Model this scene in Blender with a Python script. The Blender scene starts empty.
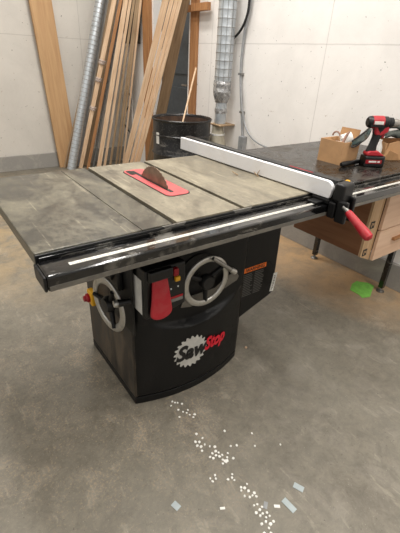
import bpy, bmesh, math, random
from mathutils import Vector, Matrix
random.seed(7)
PI = math.pi
C = bpy.context.scene.collection

# ------------------------------------------------------------------ camera
CX, CY, CZ = -0.1782, -0.9186, 1.3133
YAW, PIT, ROL, FPX = 0.6495, 0.5019, 0.0522, 380.245
cy, sy, cp, sp = math.cos(YAW), math.sin(YAW), math.cos(PIT), math.sin(PIT)
F = Vector((sy*cp, cy*cp, -sp)); R0 = Vector((cy, -sy, 0)); U0 = R0.cross(F)
RR = R0*math.cos(ROL) + U0*math.sin(ROL); UU = -R0*math.sin(ROL) + U0*math.cos(ROL)
cam = bpy.data.cameras.new('camera'); co = bpy.data.objects.new('camera', cam); C.objects.link(co)
m = Matrix((RR, UU, -F)).transposed().to_4x4(); m.translation = (CX, CY, CZ); co.matrix_world = m
cam.sensor_fit = 'HORIZONTAL'; cam.sensor_width = 36; cam.lens = 36*FPX/400; cam.clip_start = .05
bpy.context.scene.camera = co
def at(px, py, x=None, y=None, z=None):
    """real-world point measured from the photograph on a known plane"""
    d = F + RR*((px-200)/FPX) - UU*((py-266.5)/FPX)
    if z is not None: t = (z-CZ)/d.z
    elif y is not None: t = (y-CY)/d.y
    else: t = (x-CX)/d.x
    return Vector((CX, CY, CZ)) + d*t

# ------------------------------------------------------------------ materials
def lin(c):
    return tuple(((v/255)/12.92 if v/255 <= .04045 else ((v/255+.055)/1.055)**2.4) for v in c) + (1,)
class NT:
    def __init__(s, name):
        s.m = bpy.data.materials.new(name); s.m.use_nodes = True
        s.t = s.m.node_tree; s.n = s.t.nodes; s.b = s.n['Principled BSDF']
        s.tc = s.n.new('ShaderNodeTexCoord')
    def link(s, a, b): s.t.links.new(a, b)
    def noise(s, scale, detail=4, rough=.6, dist=0, stretch=None, rot=None):
        src = s.tc.outputs['Object']
        if stretch or rot:
            mp = s.n.new('ShaderNodeMapping'); s.link(src, mp.inputs[0])
            if stretch: mp.inputs['Scale'].default_value = stretch
            if rot: mp.inputs['Rotation'].default_value = rot
            src = mp.outputs[0]
        t = s.n.new('ShaderNodeTexNoise'); s.link(src, t.inputs['Vector'])
        t.inputs['Scale'].default_value = scale; t.inputs['Detail'].default_value = detail
        t.inputs['Roughness'].default_value = rough; t.inputs['Distortion'].default_value = dist
        return t.outputs['Fac']
    def ramp(s, v, a, b, ca=0, cb=1):
        r = s.n.new('ShaderNodeMapRange'); s.link(v, r.inputs[0])
        for i, x in enumerate((a, b, ca, cb)): r.inputs[i+1].default_value = x
        return r.outputs[0]
    def mix(s, fac, a, b):
        n = s.n.new('ShaderNodeMix'); n.data_type = 'RGBA'
        if isinstance(fac, (int, float)): n.inputs[0].default_value = fac
        else: s.link(fac, n.inputs[0])
        for i, v in ((6, a), (7, b)):
            if isinstance(v, tuple): n.inputs[i].default_value = v
            else: s.link(v, n.inputs[i])
        return n.outputs[2]
    def math(s, op, a, b):
        n = s.n.new('ShaderNodeMath'); n.operation = op
        for i, v in enumerate((a, b)):
            if isinstance(v, (int, float)): n.inputs[i].default_value = v
            else: s.link(v, n.inputs[i])
        return n.outputs[0]
    def pos(s, axis):
        g = s.n.new('ShaderNodeSeparateXYZ'); s.link(s.tc.outputs['Object'], g.inputs[0]); return g.outputs[axis]
    def rnd(s):
        return s.n.new('ShaderNodeObjectInfo').outputs['Random']
    def bump(s, v, strength=.3, dist=.01):
        b = s.n.new('ShaderNodeBump'); s.link(v, b.inputs['Height'])
        b.inputs['Strength'].default_value = strength; b.inputs['Distance'].default_value = dist
        s.link(b.outputs[0], s.b.inputs['Normal'])
    def done(s, col, rough=.5, metal=0.0, spec=None):
        for k, v in (('Base Color', col), ('Roughness', rough), ('Metallic', metal)):
            if isinstance(v, (tuple, float, int)): s.b.inputs[k].default_value = v
            else: s.link(v, s.b.inputs[k])
        if spec is not None: s.b.inputs['Specular IOR Level'].default_value = spec
        return s.m
def plain(name, c, rough=.5, metal=0.0, var=.12, scale=25):
    t = NT(name); c = lin(c); f = t.noise(scale)
    d = tuple(v*(1-var) for v in c[:3])+(1,); e = tuple(min(1, v*(1+var)) for v in c[:3])+(1,)
    return t.done(t.mix(t.ramp(f, .35, .65), d, e), rough, metal)
def dusty(name, c, dust, amt=.5, rough=.4, metal=0.0, scale=9, stretch=None, lo=.48, hi=.7, fine=120, bump=0, droug=.75, dist=1.0):
    """base colour with an uneven film of sawdust"""
    t = NT(name); n1 = t.noise(scale, 6, .7, dist, stretch); n2 = t.noise(fine, 3, .7)
    k = t.ramp(n1, lo, hi, 0, amt); k2 = t.ramp(n2, .55, .75, 0, amt*.7)
    f = t.math('MAXIMUM', k, k2)
    col = t.mix(f, lin(c), lin(dust)); r = t.ramp(f, 0, amt+.01, rough, droug)
    if bump: t.bump(n2, bump, .003)
    return t.done(col, r, metal)
def wood(name, a, b, grain=(1, 1, .06), scale=60, rough=.65):
    t = NT(name); n = t.noise(scale, 5, .6, .6, grain); n2 = t.noise(6, 3, .5, 0, (1, 1, .3))
    k = t.ramp(n, .35, .68); base = t.mix(k, lin(a), lin(b))
    v = t.ramp(t.rnd(), 0, 1, 0, .3)
    kn = t.noise(3.2, 1, .4, .3, (1, 1, .35)); base = t.mix(t.ramp(kn, .735, .76, 0, .8), base, lin((92, 60, 36)))
    dark = tuple(x*.62 for x in lin(a)[:3])+(1,)
    base = t.mix(t.math('MULTIPLY', v, t.ramp(n2, .3, .7, .5, 1)), base, dark)
    t.bump(n, .2, .002)
    return t.done(base, rough)

M = {}
def floor_mat():
    t = NT('floor_concrete')
    big = t.noise(1.3, 5, .6, .4); mid = t.noise(6, 8, .72, .6); fine = t.noise(70, 4, .75); sp_ = t.noise(170, 2, .6)
    col = t.mix(t.ramp(big, .35, .65), lin((105, 99, 88)), lin((126, 121, 110)))
    col = t.mix(t.ramp(t.noise(16, 8, .8, .6), .4, .62, 0, .45), col, lin((150, 143, 128)))
    col = t.mix(t.ramp(t.noise(34, 6, .8, .3), .55, .66, 0, .4), col, lin((92, 87, 77)))
    for rz, sc in ((.5, 20), (1.3, 31), (-.8, 26)):
        col = t.mix(t.math('MULTIPLY', t.ramp(t.noise(sc, 4, .6, .5, (1, .16, 1), (0, 0, rz)), .62, .67, 0, .28), t.ramp(mid, .5, .56)), col, lin((180, 172, 154)))
    col = t.mix(t.ramp(mid, .5, .72, 0, .5), col, lin((158, 152, 142)))
    col = t.mix(t.ramp(t.noise(3.1, 6, .7, .8), .56, .72, 0, .45), col, lin((98, 92, 84)))
    col = t.mix(t.ramp(t.noise(2.2, 7, .7, 1.4, (1, .25, 1), (0, 0, .5)), .6, .68, 0, .4), col, lin((176, 169, 156)))
    # sawdust: thin scatter everywhere, more round the cabinet and under the right-hand bench
    px, py = t.pos(0), t.pos(1)
    def near(cx, cy_, rx, ry):
        a = t.math('DIVIDE', t.math('SUBTRACT', px, cx), rx); b = t.math('DIVIDE', t.math('SUBTRACT', py, cy_), ry)
        d = t.math('ADD', t.math('MULTIPLY', a, a), t.math('MULTIPLY', b, b))
        return t.ramp(d, 0, 1, 1, 0)
    cover = t.math('MAXIMUM', near(.25, .35, .75, .9), t.math('MAXIMUM', near(2.1, .9, .9, 1.5), near(.6, 2.6, 2.0, 2.0)))
    k = t.math('MULTIPLY', t.ramp(cover, 0, 1, .05, 1), t.ramp(t.math('ADD', t.math('MULTIPLY', mid, .35), t.math('MULTIPLY', t.noise(110, 4, .8), .65)), .53, .58))
    col = t.mix(t.math('MULTIPLY', k, .42), col, lin((196, 170, 134)))
    k2 = t.math('MULTIPLY', near(2.15, .75, .62, 1.3), t.ramp(t.noise(5, 6, .7, .5), .3, .6, .3, 1))
    col = t.mix(t.math('MULTIPLY', k2, 1.0), col, lin((196, 160, 118)))
    k3 = t.math('MULTIPLY', near(.2, 2.6, 1.4, 1.6), t.ramp(t.noise(5, 6, .7, .5), .4, .6, .1, 1))
    col = t.mix(t.math('MULTIPLY', k3, .7), col, lin((184, 158, 118)))
    col = t.mix(t.ramp(sp_, .68, .74, 0, .5), col, lin((205, 198, 184)))
    col = t.mix(t.ramp(t.noise(75, 3, .6), .66, .72, 0, .6), col, lin((62, 57, 52)))
    t.bump(fine, .25, .003)
    return t.done(col, t.ramp(mid, .3, .7, .42, .7))
M['floor'] = floor_mat()
def wall_mat(name, c, jointz, jointh):
    t = NT(name); n = t.noise(2.5, 6, .65, .3); f = t.noise(30, 5, .7)
    d = tuple(v*.9 for v in lin(c)[:3])+(1,)
    col = t.mix(t.ramp(n, .35, .65), d, lin(c))
    col = t.mix(t.ramp(t.noise(26, 5, .7, .3, (1, 1, 1.6)), .66, .71, 0, .6), col, lin((158, 138, 118)))
    col = t.mix(t.ramp(t.noise(8, 7, .8, .5, (1, 1, 1.5)), .66, .7, 0, .55), col, lin((150, 128, 100)))
    col = t.mix(t.ramp(t.noise(45, 2, .5), .73, .76, 0, .8), col, lin((70, 62, 56)))
    # board joints left by the formwork
    z = t.pos(2); wob = t.math('MULTIPLY', t.math('SUBTRACT', t.noise(9), .5), .006)
    for jz in jointz:
        dz = t.math('ABSOLUTE', t.math('SUBTRACT', t.math('ADD', z, wob), jz), 0)
        col = t.mix(t.ramp(dz, .001, .006, .28, 0), col, lin((120, 112, 104)))
    h = t.pos(jointh[0])
    for jy in jointh[1]:
        dz = t.math('ABSOLUTE', t.math('SUBTRACT', t.math('ADD', h, wob), jy), 0)
        col = t.mix(t.ramp(dz, .001, .005, .3, 0), col, lin((120, 112, 104)))
    t.bump(t.math('ADD', t.math('MULTIPLY', n, .6), t.math('MULTIPLY', f, .25)), .35, .012)
    return t.done(col, .6)
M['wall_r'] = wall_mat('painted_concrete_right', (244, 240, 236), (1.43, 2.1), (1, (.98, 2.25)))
M['wall_b_shaded'] = wall_mat('painted_concrete_back_shaded', (214, 209, 201), (1.44, 2.7), (0, (1.72, -.9)))  # same wall paint, with the back wall's shade mixed into the colour
M['base'] = dusty('bare_concrete', (150, 147, 142), (190, 184, 172), .5, .8, 0, 5)
M['ceiling'] = plain('ceiling_paint', (225, 222, 215), .9)
def iron_mat(name, base, dust, lo, hi, amt, fmix, ystr):
    t = NT(name); n1 = t.noise(3.6, 9, .72, 1.2, (1.3, ystr, 1), (0, 0, .35)); n2 = t.noise(55, 5, .8, .2); n3 = t.noise(13, 8, .78, .5, (1.5, ystr, 1), (0, 0, -.25))
    v = t.math('ADD', t.math('MULTIPLY', n1, .5), t.math('ADD', t.math('MULTIPLY', n3, .3), t.math('MULTIPLY', n2, .2)))
    f = t.ramp(v, lo, hi, 0, amt)
    col = t.mix(f, lin(base), lin(dust))
    # fine pale scratches
    for rz, sc in ((.9, 90), (-.5, 70)):
        sc_ = t.noise(sc, 2, .5, .1, (1, .035, 1), (0, 0, rz))
        col = t.mix(t.math('MULTIPLY', t.ramp(sc_, .66, .72, 0, fmix), t.ramp(n3, .45, .6)), col, lin((198, 188, 164)))
    col = t.mix(t.ramp(t.noise(6, 4, .6, .4), .62, .72, 0, .5), col, lin((48, 44, 40)))
    t.bump(n2, .15, .002)
    return t.done(col, t.ramp(f, 0, amt, .3, .62), .1)
M['iron'] = iron_mat('dusty_cast_iron_wing', (74, 71, 64), (152, 145, 124), .46, .64, .72, .4, .8)
M['iron_c'] = iron_mat('sawdusted_cast_iron', (84, 78, 68), (168, 159, 138), .37, .60, .85, .45, .5)
M['iron_d'] = dusty('cast_iron_edge', (30, 29, 28), (96, 90, 80), .35, .4, .3, 12)
M['slot'] = plain('dark_slot', (24, 22, 20), .6)
M['black'] = dusty('black_powder_coat', (12, 12, 13), (72, 66, 60), .16, .42, 0, 7, None, .52, .8, 200)
M['black'].node_tree.nodes['Principled BSDF'].inputs['Specular IOR Level'].default_value = .32
M['black_side'] = dusty('scuffed_black_side', (34, 31, 28), (128, 112, 92), .55, .5, 0, 6, (1, 2.4, .6), .42, .72, 150)
M['gloss'] = dusty('gloss_black_dust_sheen', (12, 12, 13), (150, 144, 132), .6, .13, 0, 9, (.5, 2.5, 2.5), .58, .72, 9)  # pale smears are dust plus bright reflections painted along the rail
M['gloss'].node_tree.nodes['Principled BSDF'].inputs['Coat Weight'].default_value = .6
M['rail_low'] = dusty('grey_strip_metal', (104, 100, 93), (150, 144, 132), .6, .4, .3, 8)
M['blackp'] = plain('black_plastic', (10, 10, 11), .42)
M['rubber'] = plain('dark_rubber', (28, 28, 28), .8)
M['silver'] = dusty('polished_aluminium', (196, 194, 188), (120, 110, 98), .35, .28, .85, 14)
M['steel'] = plain('steel', (150, 148, 144), .32, .9)
M['blade'] = plain('dark_blade_steel', (138, 122, 106), .4, .6, .25)
M['galv'] = dusty('galvanised', (206, 212, 217), (150, 156, 160), .6, .36, .7, 12)
M['foil'] = dusty('foil_tape', (214, 214, 214), (120, 120, 122), .8, .25, .85, 40, None, .4, .6)
M['ruler'] = dusty('steel_rule', (226, 224, 216), (150, 145, 132), .5, .35, .2, 20)
M['red'] = dusty('red_plastic', (172, 26, 40), (170, 96, 90), .35, .42, 0, 14)
M['red2'] = plain('deep_red_plastic', (152, 12, 26), .35)
M['insert'] = dusty('red_throat_insert', (198, 88, 90), (190, 140, 124), .35, .5, 0, 25)
M['yellow'] = plain('yellow_plastic', (226, 168, 30), .45)
M['white'] = dusty('white_polyethylene', (240, 240, 242), (215, 208, 196), .3, .45, 0, 8)
M['label'] = plain('white_label', (222, 220, 214), .6)
M['grey_t'] = plain('grey_print', (120, 118, 114), .6)
M['orange'] = plain('orange_label', (232, 112, 24), .5)
M['lam'] = dusty('black_laminate', (24, 22, 21), (128, 118, 104), .42, .22, 0, 7, (1, 1.6, 1), .46, .78, 130, .05)
M['pine'] = wood('pine', (234, 206, 174), (200, 160, 122))
M['pine2'] = wood('yellow_pine', (206, 168, 124), (182, 140, 98), scale=30)
M['oak'] = wood('orange_stud', (182, 132, 86), (146, 98, 60))
M['oldwood'] = wood('weathered_board', (178, 152, 120), (138, 112, 84))
M['birch'] = wood('plywood_face', (236, 202, 174), (220, 182, 152), (.06, 1, 1), 25)
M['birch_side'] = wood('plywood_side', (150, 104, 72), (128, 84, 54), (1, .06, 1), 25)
M['ply_edge'] = wood('plywood_edge', (212, 180, 142), (180, 142, 102), (1, 1, .04), 50)
M['card'] = plain('cardboard', (190, 148, 106), .8, 0, .1, 12)
M['card_in'] = plain('cardboard_inside', (168, 128, 88), .85)
M['drum'] = dusty('black_drum_paint', (18, 18, 20), (150, 144, 136), .55, .3, 0, 9, (1, 1, 2.5), .58, .74, 90)
M['rust'] = dusty('rusty_drum_inside', (70, 52, 42), (120, 92, 70), .6, .7, 0, 14)
M['door'] = plain('blue_grey_steel_door', (78, 86, 92), .5, .1)
M['beige'] = plain('beige_plastic', (176, 168, 150), .6)
M['conduit'] = plain('grey_conduit', (158, 160, 162), .4, .3)
M['foam'] = plain('white_foam', (244, 242, 236), .8, 0, .03)
M['scrap'] = plain('pale_blue_laminate', (176, 186, 188), .6, 0, .05)
M['green'] = plain('green_tape', (126, 196, 84), .7)
M['glove'] = dusty('dark_glove_knit', (58, 62, 58), (92, 96, 90), .6, .9, 0, 30)
M['plastic_w'] = plain('white_plastic', (228, 226, 222), .4)
M['pink'] = plain('brown_grey_plastic', (150, 116, 100), .6)
g = NT('tinted_lens'); M['lens'] = g.done(lin((120, 142, 140)), .12); g.b.inputs['Transmission Weight'].default_value = .45
g = NT('clear_wrap'); M['wrap'] = g.done(lin((225, 210, 200)), .25); g.b.inputs['Transmission Weight'].default_value = .5
M['led'] = plain('indicator_white', (200, 205, 205), .3)
M['chuck'] = plain('chuck_grey', (165, 162, 156), .3, .8)

# ------------------------------------------------------------------ mesh helpers
class MB:
    def __init__(s): s.b = bmesh.new()
    def vf(s, vs, fs):
        v = [s.b.verts.new(p) for p in vs]
        for f in fs:
            try: s.b.faces.new([v[i] for i in f])
            except ValueError: pass
        return s
    def box(s, x0, x1, y0, y1, z0, z1, mat=None):
        p = [Vector((x, y, z)) for x in (x0, x1) for y in (y0, y1) for z in (z0, z1)]
        if mat: p = [mat @ q for q in p]
        return s.vf(p, [(0,1,3,2), (4,6,7,5), (0,4,5,1), (2,3,7,6), (0,2,6,4), (1,5,7,3)])
    def prism(s, poly, vec):
        n = len(poly); vec = Vector(vec); a = [Vector(p) for p in poly]; vs = a + [p+vec for p in a]
        return s.vf(vs, [tuple(range(n))[::-1], tuple(range(n, 2*n))] + [(i, (i+1) % n, n+(i+1) % n, n+i) for i in range(n)])
    def tube(s, pts, r, n=12, cap=True):
        pts = [Vector(p) for p in pts]; rs = r if isinstance(r, (list, tuple)) else [r]*len(pts)
        rings = []; prev = None
        for i, p in enumerate(pts):
            d = (pts[min(i+1, len(pts)-1)] - pts[max(i-1, 0)]).normalized()
            if prev is None:
                a = Vector((0, 0, 1)) if abs(d.z) < .9 else Vector((1, 0, 0)); u = d.cross(a).normalized()
            else: u = (prev - d*prev.dot(d)).normalized()
            prev = u; w = d.cross(u)
            rings.append([s.b.verts.new(p + (u*math.cos(2*PI*k/n) + w*math.sin(2*PI*k/n))*rs[i]) for k in range(n)])
        for a, b in zip(rings, rings[1:]):
            for k in range(n): s.b.faces.new((a[k], a[(k+1) % n], b[(k+1) % n], b[k]))
        if cap: s.b.faces.new(rings[0][::-1]); s.b.faces.new(rings[-1])
        return s
    def lathe(s, prof, mat=Matrix.Identity(4), n=32, closed=False):
        rings = [[s.b.verts.new(mat @ Vector((r*math.cos(2*PI*k/n), r*math.sin(2*PI*k/n), z))) for k in range(n)] for r, z in prof]
        pr = list(zip(rings, rings[1:]))
        if closed: pr.append((rings[-1], rings[0]))
        for a, b in pr:
            for k in range(n): s.b.faces.new((a[k], a[(k+1) % n], b[(k+1) % n], b[k]))
        if not closed:
            if prof[0][0] > 1e-5: s.b.faces.new(rings[0][::-1])
            if prof[-1][0] > 1e-5: s.b.faces.new(rings[-1])
        return s
    def build(s, name, mat, parent=None, bevel=0, smooth=False, sub=0, root=None, seg=2):
        bmesh.ops.remove_doubles(s.b, verts=s.b.verts, dist=1e-6)
        bmesh.ops.recalc_face_normals(s.b, faces=s.b.faces)
        me = bpy.data.meshes.new(name)
        off = Vector((0, 0, 0)); q = parent
        while q: off += q.location; q = q.parent
        if root is not None: off = Vector(root)
        bmesh.ops.translate(s.b, verts=s.b.verts, vec=-off)
        s.b.to_mesh(me); s.b.free()
        o = bpy.data.objects.new(name, me); C.objects.link(o); me.materials.append(M[mat] if isinstance(mat, str) else mat)
        if parent: o.parent = parent
        elif root is not None: o.location = root
        if bevel:
            b = o.modifiers.new('b', 'BEVEL'); b.width = bevel; b.segments = seg; b.limit_method = 'ANGLE'; b.angle_limit = .6
        if sub:
            b = o.modifiers.new('s', 'SUBSURF'); b.levels = b.render_levels = sub
        if smooth:
            for f in me.polygons: f.use_smooth = True
            if smooth != 'all': me.set_sharp_from_angle(angle=.7)
        return o
def tag(o, label, cat, group=None):
    o['label'] = label; o['category'] = cat
    if group: o['group'] = group
    return o
def thing(name, label, cat, loc, group=None):
    o = bpy.data.objects.new(name, None); C.objects.link(o); o.location = loc; o.empty_display_size = .05
    return tag(o, label, cat, group)
def struct(o): o['kind'] = 'structure'; return o
def axis_mat(p, d):
    return Matrix.Translation(p) @ Vector(d).to_track_quat('Z', 'Y').to_matrix().to_4x4()
def text_pts(txt, size, shear=0, bold=0, ext=.001):
    cu = bpy.data.curves.new('t', 'FONT'); cu.body = txt; cu.size = size; cu.shear = shear; cu.offset = bold; cu.extrude = ext
    cu.resolution_u = 3
    o = bpy.data.objects.new('t', cu); C.objects.link(o)
    me = bpy.data.meshes.new_from_object(o.evaluated_get(bpy.context.evaluated_depsgraph_get()))
    vs = [v.co.copy() for v in me.vertices]; fs = [tuple(p.vertices) for p in me.polygons]
    bpy.data.objects.remove(o); bpy.data.curves.remove(cu); bpy.data.meshes.remove(me)
    return vs, fs

# ------------------------------------------------------------------ setting
WX, WY = 2.23, 4.14
struct(MB().box(-5, WX+.3, -4.5, WY+.3, -.1, 0).build('floor', 'floor'))
struct(MB().box(-5, WX, WY, WY+.2, 0, 3.7).build('wall_back', 'wall_b_shaded'))
w = MB().box(WX, WX+.2, -4.5, 2.62, 0, 3.7).box(WX, WX+.2, 3.3, WY+.2, 0, 3.7).box(WX, WX+.2, 2.62, 3.3, 2.15, 3.7)
struct(w.build('wall_right', 'wall_r'))
struct(MB().box(-5, WX+.2, -4.5, WY+.2, 3.7, 3.8).build('ceiling', 'ceiling'))
struct(MB().box(-5, WX-.025, WY-.03, WY, 0, .175).build('baseboard_back', 'base', bevel=.004))
struct(MB().box(WX-.03, WX, -4.5, 2.4, 0, .175).build('baseboard_right', 'base', bevel=.004))
d = MB().box(WX+.1, WX+.14, 2.62, 3.3, 0, 2.15).build('door_1', 'door'); struct(d)
MB().box(WX+.088, WX+.1, 2.72, 3.2, 1.15, 1.98).build('door_panel', 'door', d, .004)
MB().box(WX+.088, WX+.1, 2.72, 3.2, .2, 1.02).build('door_panel', 'door', d, .004)
MB().tube([(WX+.1, 2.7, 1.05), (WX+.05, 2.7, 1.05), (WX+.05, 2.8, 1.05)], .01).build('door_handle', 'steel', d)
struct(MB().box(WX-.03, WX, 2.455, 2.56, .0, 3.2).build('trim_1', 'oak', bevel=.003))
struct(MB().box(WX-.045, WX, 3.33, 3.47, .0, 3.2).build('trim_2', 'oak', bevel=.003))
struct(MB().box(WX-.07, WX-.031, 2.25, 2.50, 1.675, 1.735).build('trim_3', 'oak', bevel=.003))
struct(MB().box(WX-.07, WX-.031, 2.54, 2.80, 1.675, 1.73).build('trim_4', 'oak', bevel=.003))

# ------------------------------------------------------------------ table saw
H = .865; DP = .725; S1, S2, XR = .412, .691, 1.056
saw = thing('table_saw', 'black cabinet table saw with dusty iron top, red blade insert and two handwheels', 'table saw', (.59, .37, 0))
def slab(x0, x1, name, mat):
    return MB().box(x0, x1, 0, DP, H-.038, H).build(name, mat, saw, .003)
# left wing, centre casting with two milled slots, right wing
slab(-.004, .300, 'left_wing', 'iron')
SW = .0095
c = MB()
MB().box(.3005, S1-SW, 0, DP, H-.038, H).build('table_casting', 'iron', saw, .0015)
for a, b in ((S1-SW+.0002, S1-SW+.0004), (S1+SW, S2-SW), (S2+SW, .762)): c.box(a, b, 0, DP, H-.038, H)
for s_ in (S1, S2): c.box(s_-SW+.0004, s_+SW, .0, DP, H-.038, H-.012)
c.build('table_top', 'iron_c', saw, .0015)
for s_ in (S1, S2):
    MB().box(s_-SW+.0005, s_+SW-.0005, .002, DP-.002, H-.012, H-.0112).build('miter_slot', 'slot', saw)
    MB().prism([(s_-.045, -.001, H-.002), (s_+.04, -.001, H-.002), (s_+.022, -.001, H-.022), (s_-.028, -.001, H-.022)], (0, -.006, 0)).build('slot_lip', 'steel', saw, .001)
slab(.7625, XR, 'right_wing', 'iron_c')
MB().box(-.004, XR, -.006, -.0002, H-.046, H-.004).build('table_edge', 'blackp', saw, .002)
MB().box(.04, XR-.04, .03, DP-.03, H-.075, H-.0385).build('table_rib', 'iron_d', saw, .004)
# throat insert with slot, blade
def rrect(x0, x1, y0, y1, r, z, n=8):
    pts = []
    for cx_, cy_, a0 in ((x1-r, y1-r, 0), (x0+r, y1-r, 90), (x0+r, y0+r, 180), (x1-r, y0+r, 270)):
        for k in range(n+1):
            a = math.radians(a0+90*k/n); pts.append((cx_+r*math.cos(a), cy_+r*math.sin(a), z))
    return pts
IX0, IX1, IY0, IY1, BX = .524, .624, .215, .60, .562
MB().prism(rrect(IX0-.004, IX1+.004, IY0-.004, IY1+.004, .03, H+.0002), (0, 0, .0008)).build('insert_recess', 'slot', saw)
ins = MB().prism(rrect(IX0, IX1, IY0, IY1, .027, H+.001), (0, 0, .0018)).build('throat_insert', 'insert', saw)
MB().prism(rrect(BX-.008, BX+.008, IY0+.035, IY1-.02, .007, H+.0029), (0, 0, .0005)).build('blade_slot', 'slot', ins)
MB().prism(rrect(BX-.03, BX-.006, IY1-.075, IY1-.015, .006, H+.003), (0, 0, .001)).build('insert_wedge', 'iron_d', ins)
def saw_disc(cx_, cy_, r, teeth, depth, fn, z0, z1):
    n = teeth*4; vs = []; fs = []
    for lay in (z0, z1):
        for k in range(n):
            ph = k % 4; rr = r if ph == 0 else (r-depth if ph == 1 else (r-depth*.8 if ph == 2 else r-depth*.2))
            a = 2*PI*k/n; vs.append(fn(cx_+rr*math.cos(a), cy_+rr*math.sin(a), lay))
    fs = [tuple(range(n))[::-1], tuple(range(n, 2*n))] + [(i, (i+1) % n, n+(i+1) % n, n+i) for i in range(n)]
    return vs, fs
vs, fs = saw_disc(.385, .805, .127, 40, .0035, lambda a, b, l: Vector((BX+l, a, b)), -.0013, .0013)
MB().vf(vs, fs).build('blade', 'blade', saw)

# front rail
RY0, RY1, RZ0, RZ1 = -.098, -.012, .803, .846
MB().box(-.004, 2.12, RY0, RY1, RZ0, RZ1).build('rail_tube', 'gloss', saw, .006, seg=3)
MB().box(.004, 2.12, -.0118, -.0065, .775, .855).box(.004, XR, -.0064, .03, .775, .781).build('rail_angle', 'gloss', saw, .001)
MB().box(.0, 2.115, RY0-.0025, RY0-.0002, RZ0+.003, RZ0+.016).build('rail_front_strip', 'rail_low', saw)  # paler grey strip along the lower rail front
MB().box(.062, 2.1, -.068, -.054, RZ1, RZ1+.0012).build('rail_scale', 'ruler', saw)
tk = MB()
for k in range(0, 340):
    x = .07+k*.006; tk.box(x, x+.0008, -.066, -.06 if k % 4 else -.056, RZ1+.0012, RZ1+.0015)
tk.build('scale_marks', 'slot', saw)
MB().box(-.012, -.0045, RY0+.001, RY1-.001, RZ0+.001, RZ1-.001).build('rail_end_cap', 'blackp', saw, .003)
MB().box(-.0, XR, DP+.001, DP+.045, .77, .83).build('rear_rail', 'black', saw, .003)

# cabinet
CX0, CX1, CYB = .315, .872, .60
def bow(x):
    t = (x-(CX0+CX1)/2)/((CX1-CX0)/2); return .132-.056*(1-t*t)
def front(x, z):
    t = (x-(CX0+CX1)/2)/((CX1-CX0)/2)
    zb = .44-.085*(1-t*t); k = min(1, max(0, (z-zb)/.022)); k = k*k*(3-2*k)
    flat = .112 if abs(t) < .9 else .112+(abs(t)-.9)*.2
    return bow(x)*(1-k)+flat*k
def foot(z, ex=0, n=24, inset=0):
    pts = [(CX0-ex+(CX1-CX0+2*ex)*k/n, bow(CX0+(CX1-CX0)*k/n)+.004-ex+inset, z) for k in range(n+1)]
    return pts + [(CX1+ex, CYB+ex, z), (CX0-ex, CYB+ex, z)]
MB().prism(foot(0, .0), (0, 0, .036)).build('plinth', 'black', saw, .003)
MB().prism([(CX0, .134, .0365), (CX1, .134, .0365), (CX1, CYB, .0365), (CX0, CYB, .0365)], (0, 0, .7415)).build('cabinet_body', 'black_side', saw, .006)
nx, nz = 70, 120; vs = []; fs = []
for j in range(nz+1):
    for i in range(nx+1):
        x = CX0+.004+(CX1-CX0-.008)*i/nx; z = .040+.734*j/nz
        e = min(x-CX0-.004, CX1-.004-x, z-.040, .774-z); rnd = .012*(1-min(1, e/.012))**2
        vs.append((x, front(x, z)+rnd, z))
for j in range(nz):
    for i in range(nx):
        a = j*(nx+1)+i; fs.append((a, a+1, a+nx+2, a+nx+1))
nb = len(vs)
ring = [j*(nx+1) for j in range(nz+1)] + [nz*(nx+1)+i for i in range(1, nx+1)] + [j*(nx+1)+nx for j in range(nz-1, -1, -1)] + [i for i in range(nx-1, 0, -1)]
for r_ in ring: vs.append((vs[r_][0], .133, vs[r_][2]))
L_ = len(ring)
for k in range(L_): fs.append((ring[k], ring[(k+1) % L_], nb+(k+1) % L_, nb+k))
MB().vf(vs, fs).build('front_panel', 'black', saw, smooth=True)
# printed logo on the bowed door
lc = at(191, 351, y=.078)
def on_front(a, b, l): return Vector((a, front(a, b)-.001-l, b))
vs, fs = saw_disc(lc.x, lc.z, .083, 20, .013, on_front, 0, .0008)
# triangulated disc that follows the bow
n = 80; b_ = MB(); rings = []
for q in (0.0, .25, .5, .75, .92): rings.append([Vector((lc.x+(vs[n+k].x-lc.x)*q, 0, lc.z+(vs[n+k].z-lc.z)*q)) for k in range(n)])
rings.append([Vector((vs[n+k].x, 0, vs[n+k].z)) for k in range(n)])
V = []; Fs = []
for r_ in rings:
    for p in r_: V.append(on_front(p.x, p.z, .0008))
for q in range(1, len(rings)-1):
    for k in range(n): Fs.append((q*n+k, q*n+(k+1) % n, (q+1)*n+(k+1) % n, (q+1)*n+k))
V.append(on_front(lc.x, lc.z, .0008)); cN = len(V)-1
for k in range(n): Fs.append((cN, n+k, n+(k+1) % n))
M['logo_s'] = plain('logo_silver', (200, 198, 192), .4, .1)
logo = MB().vf(V, Fs).build('logo_disc', 'logo_s', saw)
def put_text(txt, x, z, size, shear, bold, mat, name, off, parent=saw, squeeze=1.0, slope=0.0):
    vs, fs = text_pts(txt, size, shear, bold)
    MB().vf([on_front(x+v.x*squeeze, z+v.y+slope*v.x, off+v.z) for v in vs], fs).build(name, mat, parent)
    return x+max(v.x for v in vs)*squeeze
M['logo_k'] = plain('logo_black', (16, 16, 17), .4)
M['logo_r'] = plain('logo_red', (212, 26, 48), .4)
xe = put_text('Saw', lc.x-.074, lc.z-.030, .102, .30, .0036, 'logo_k', 'logo_lettering', .0032, logo, .88)
put_text('Stop', xe-.022, lc.z-.022, .088, .30, .0034, 'logo_r', 'logo_lettering', .0040, logo, .74)

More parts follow.
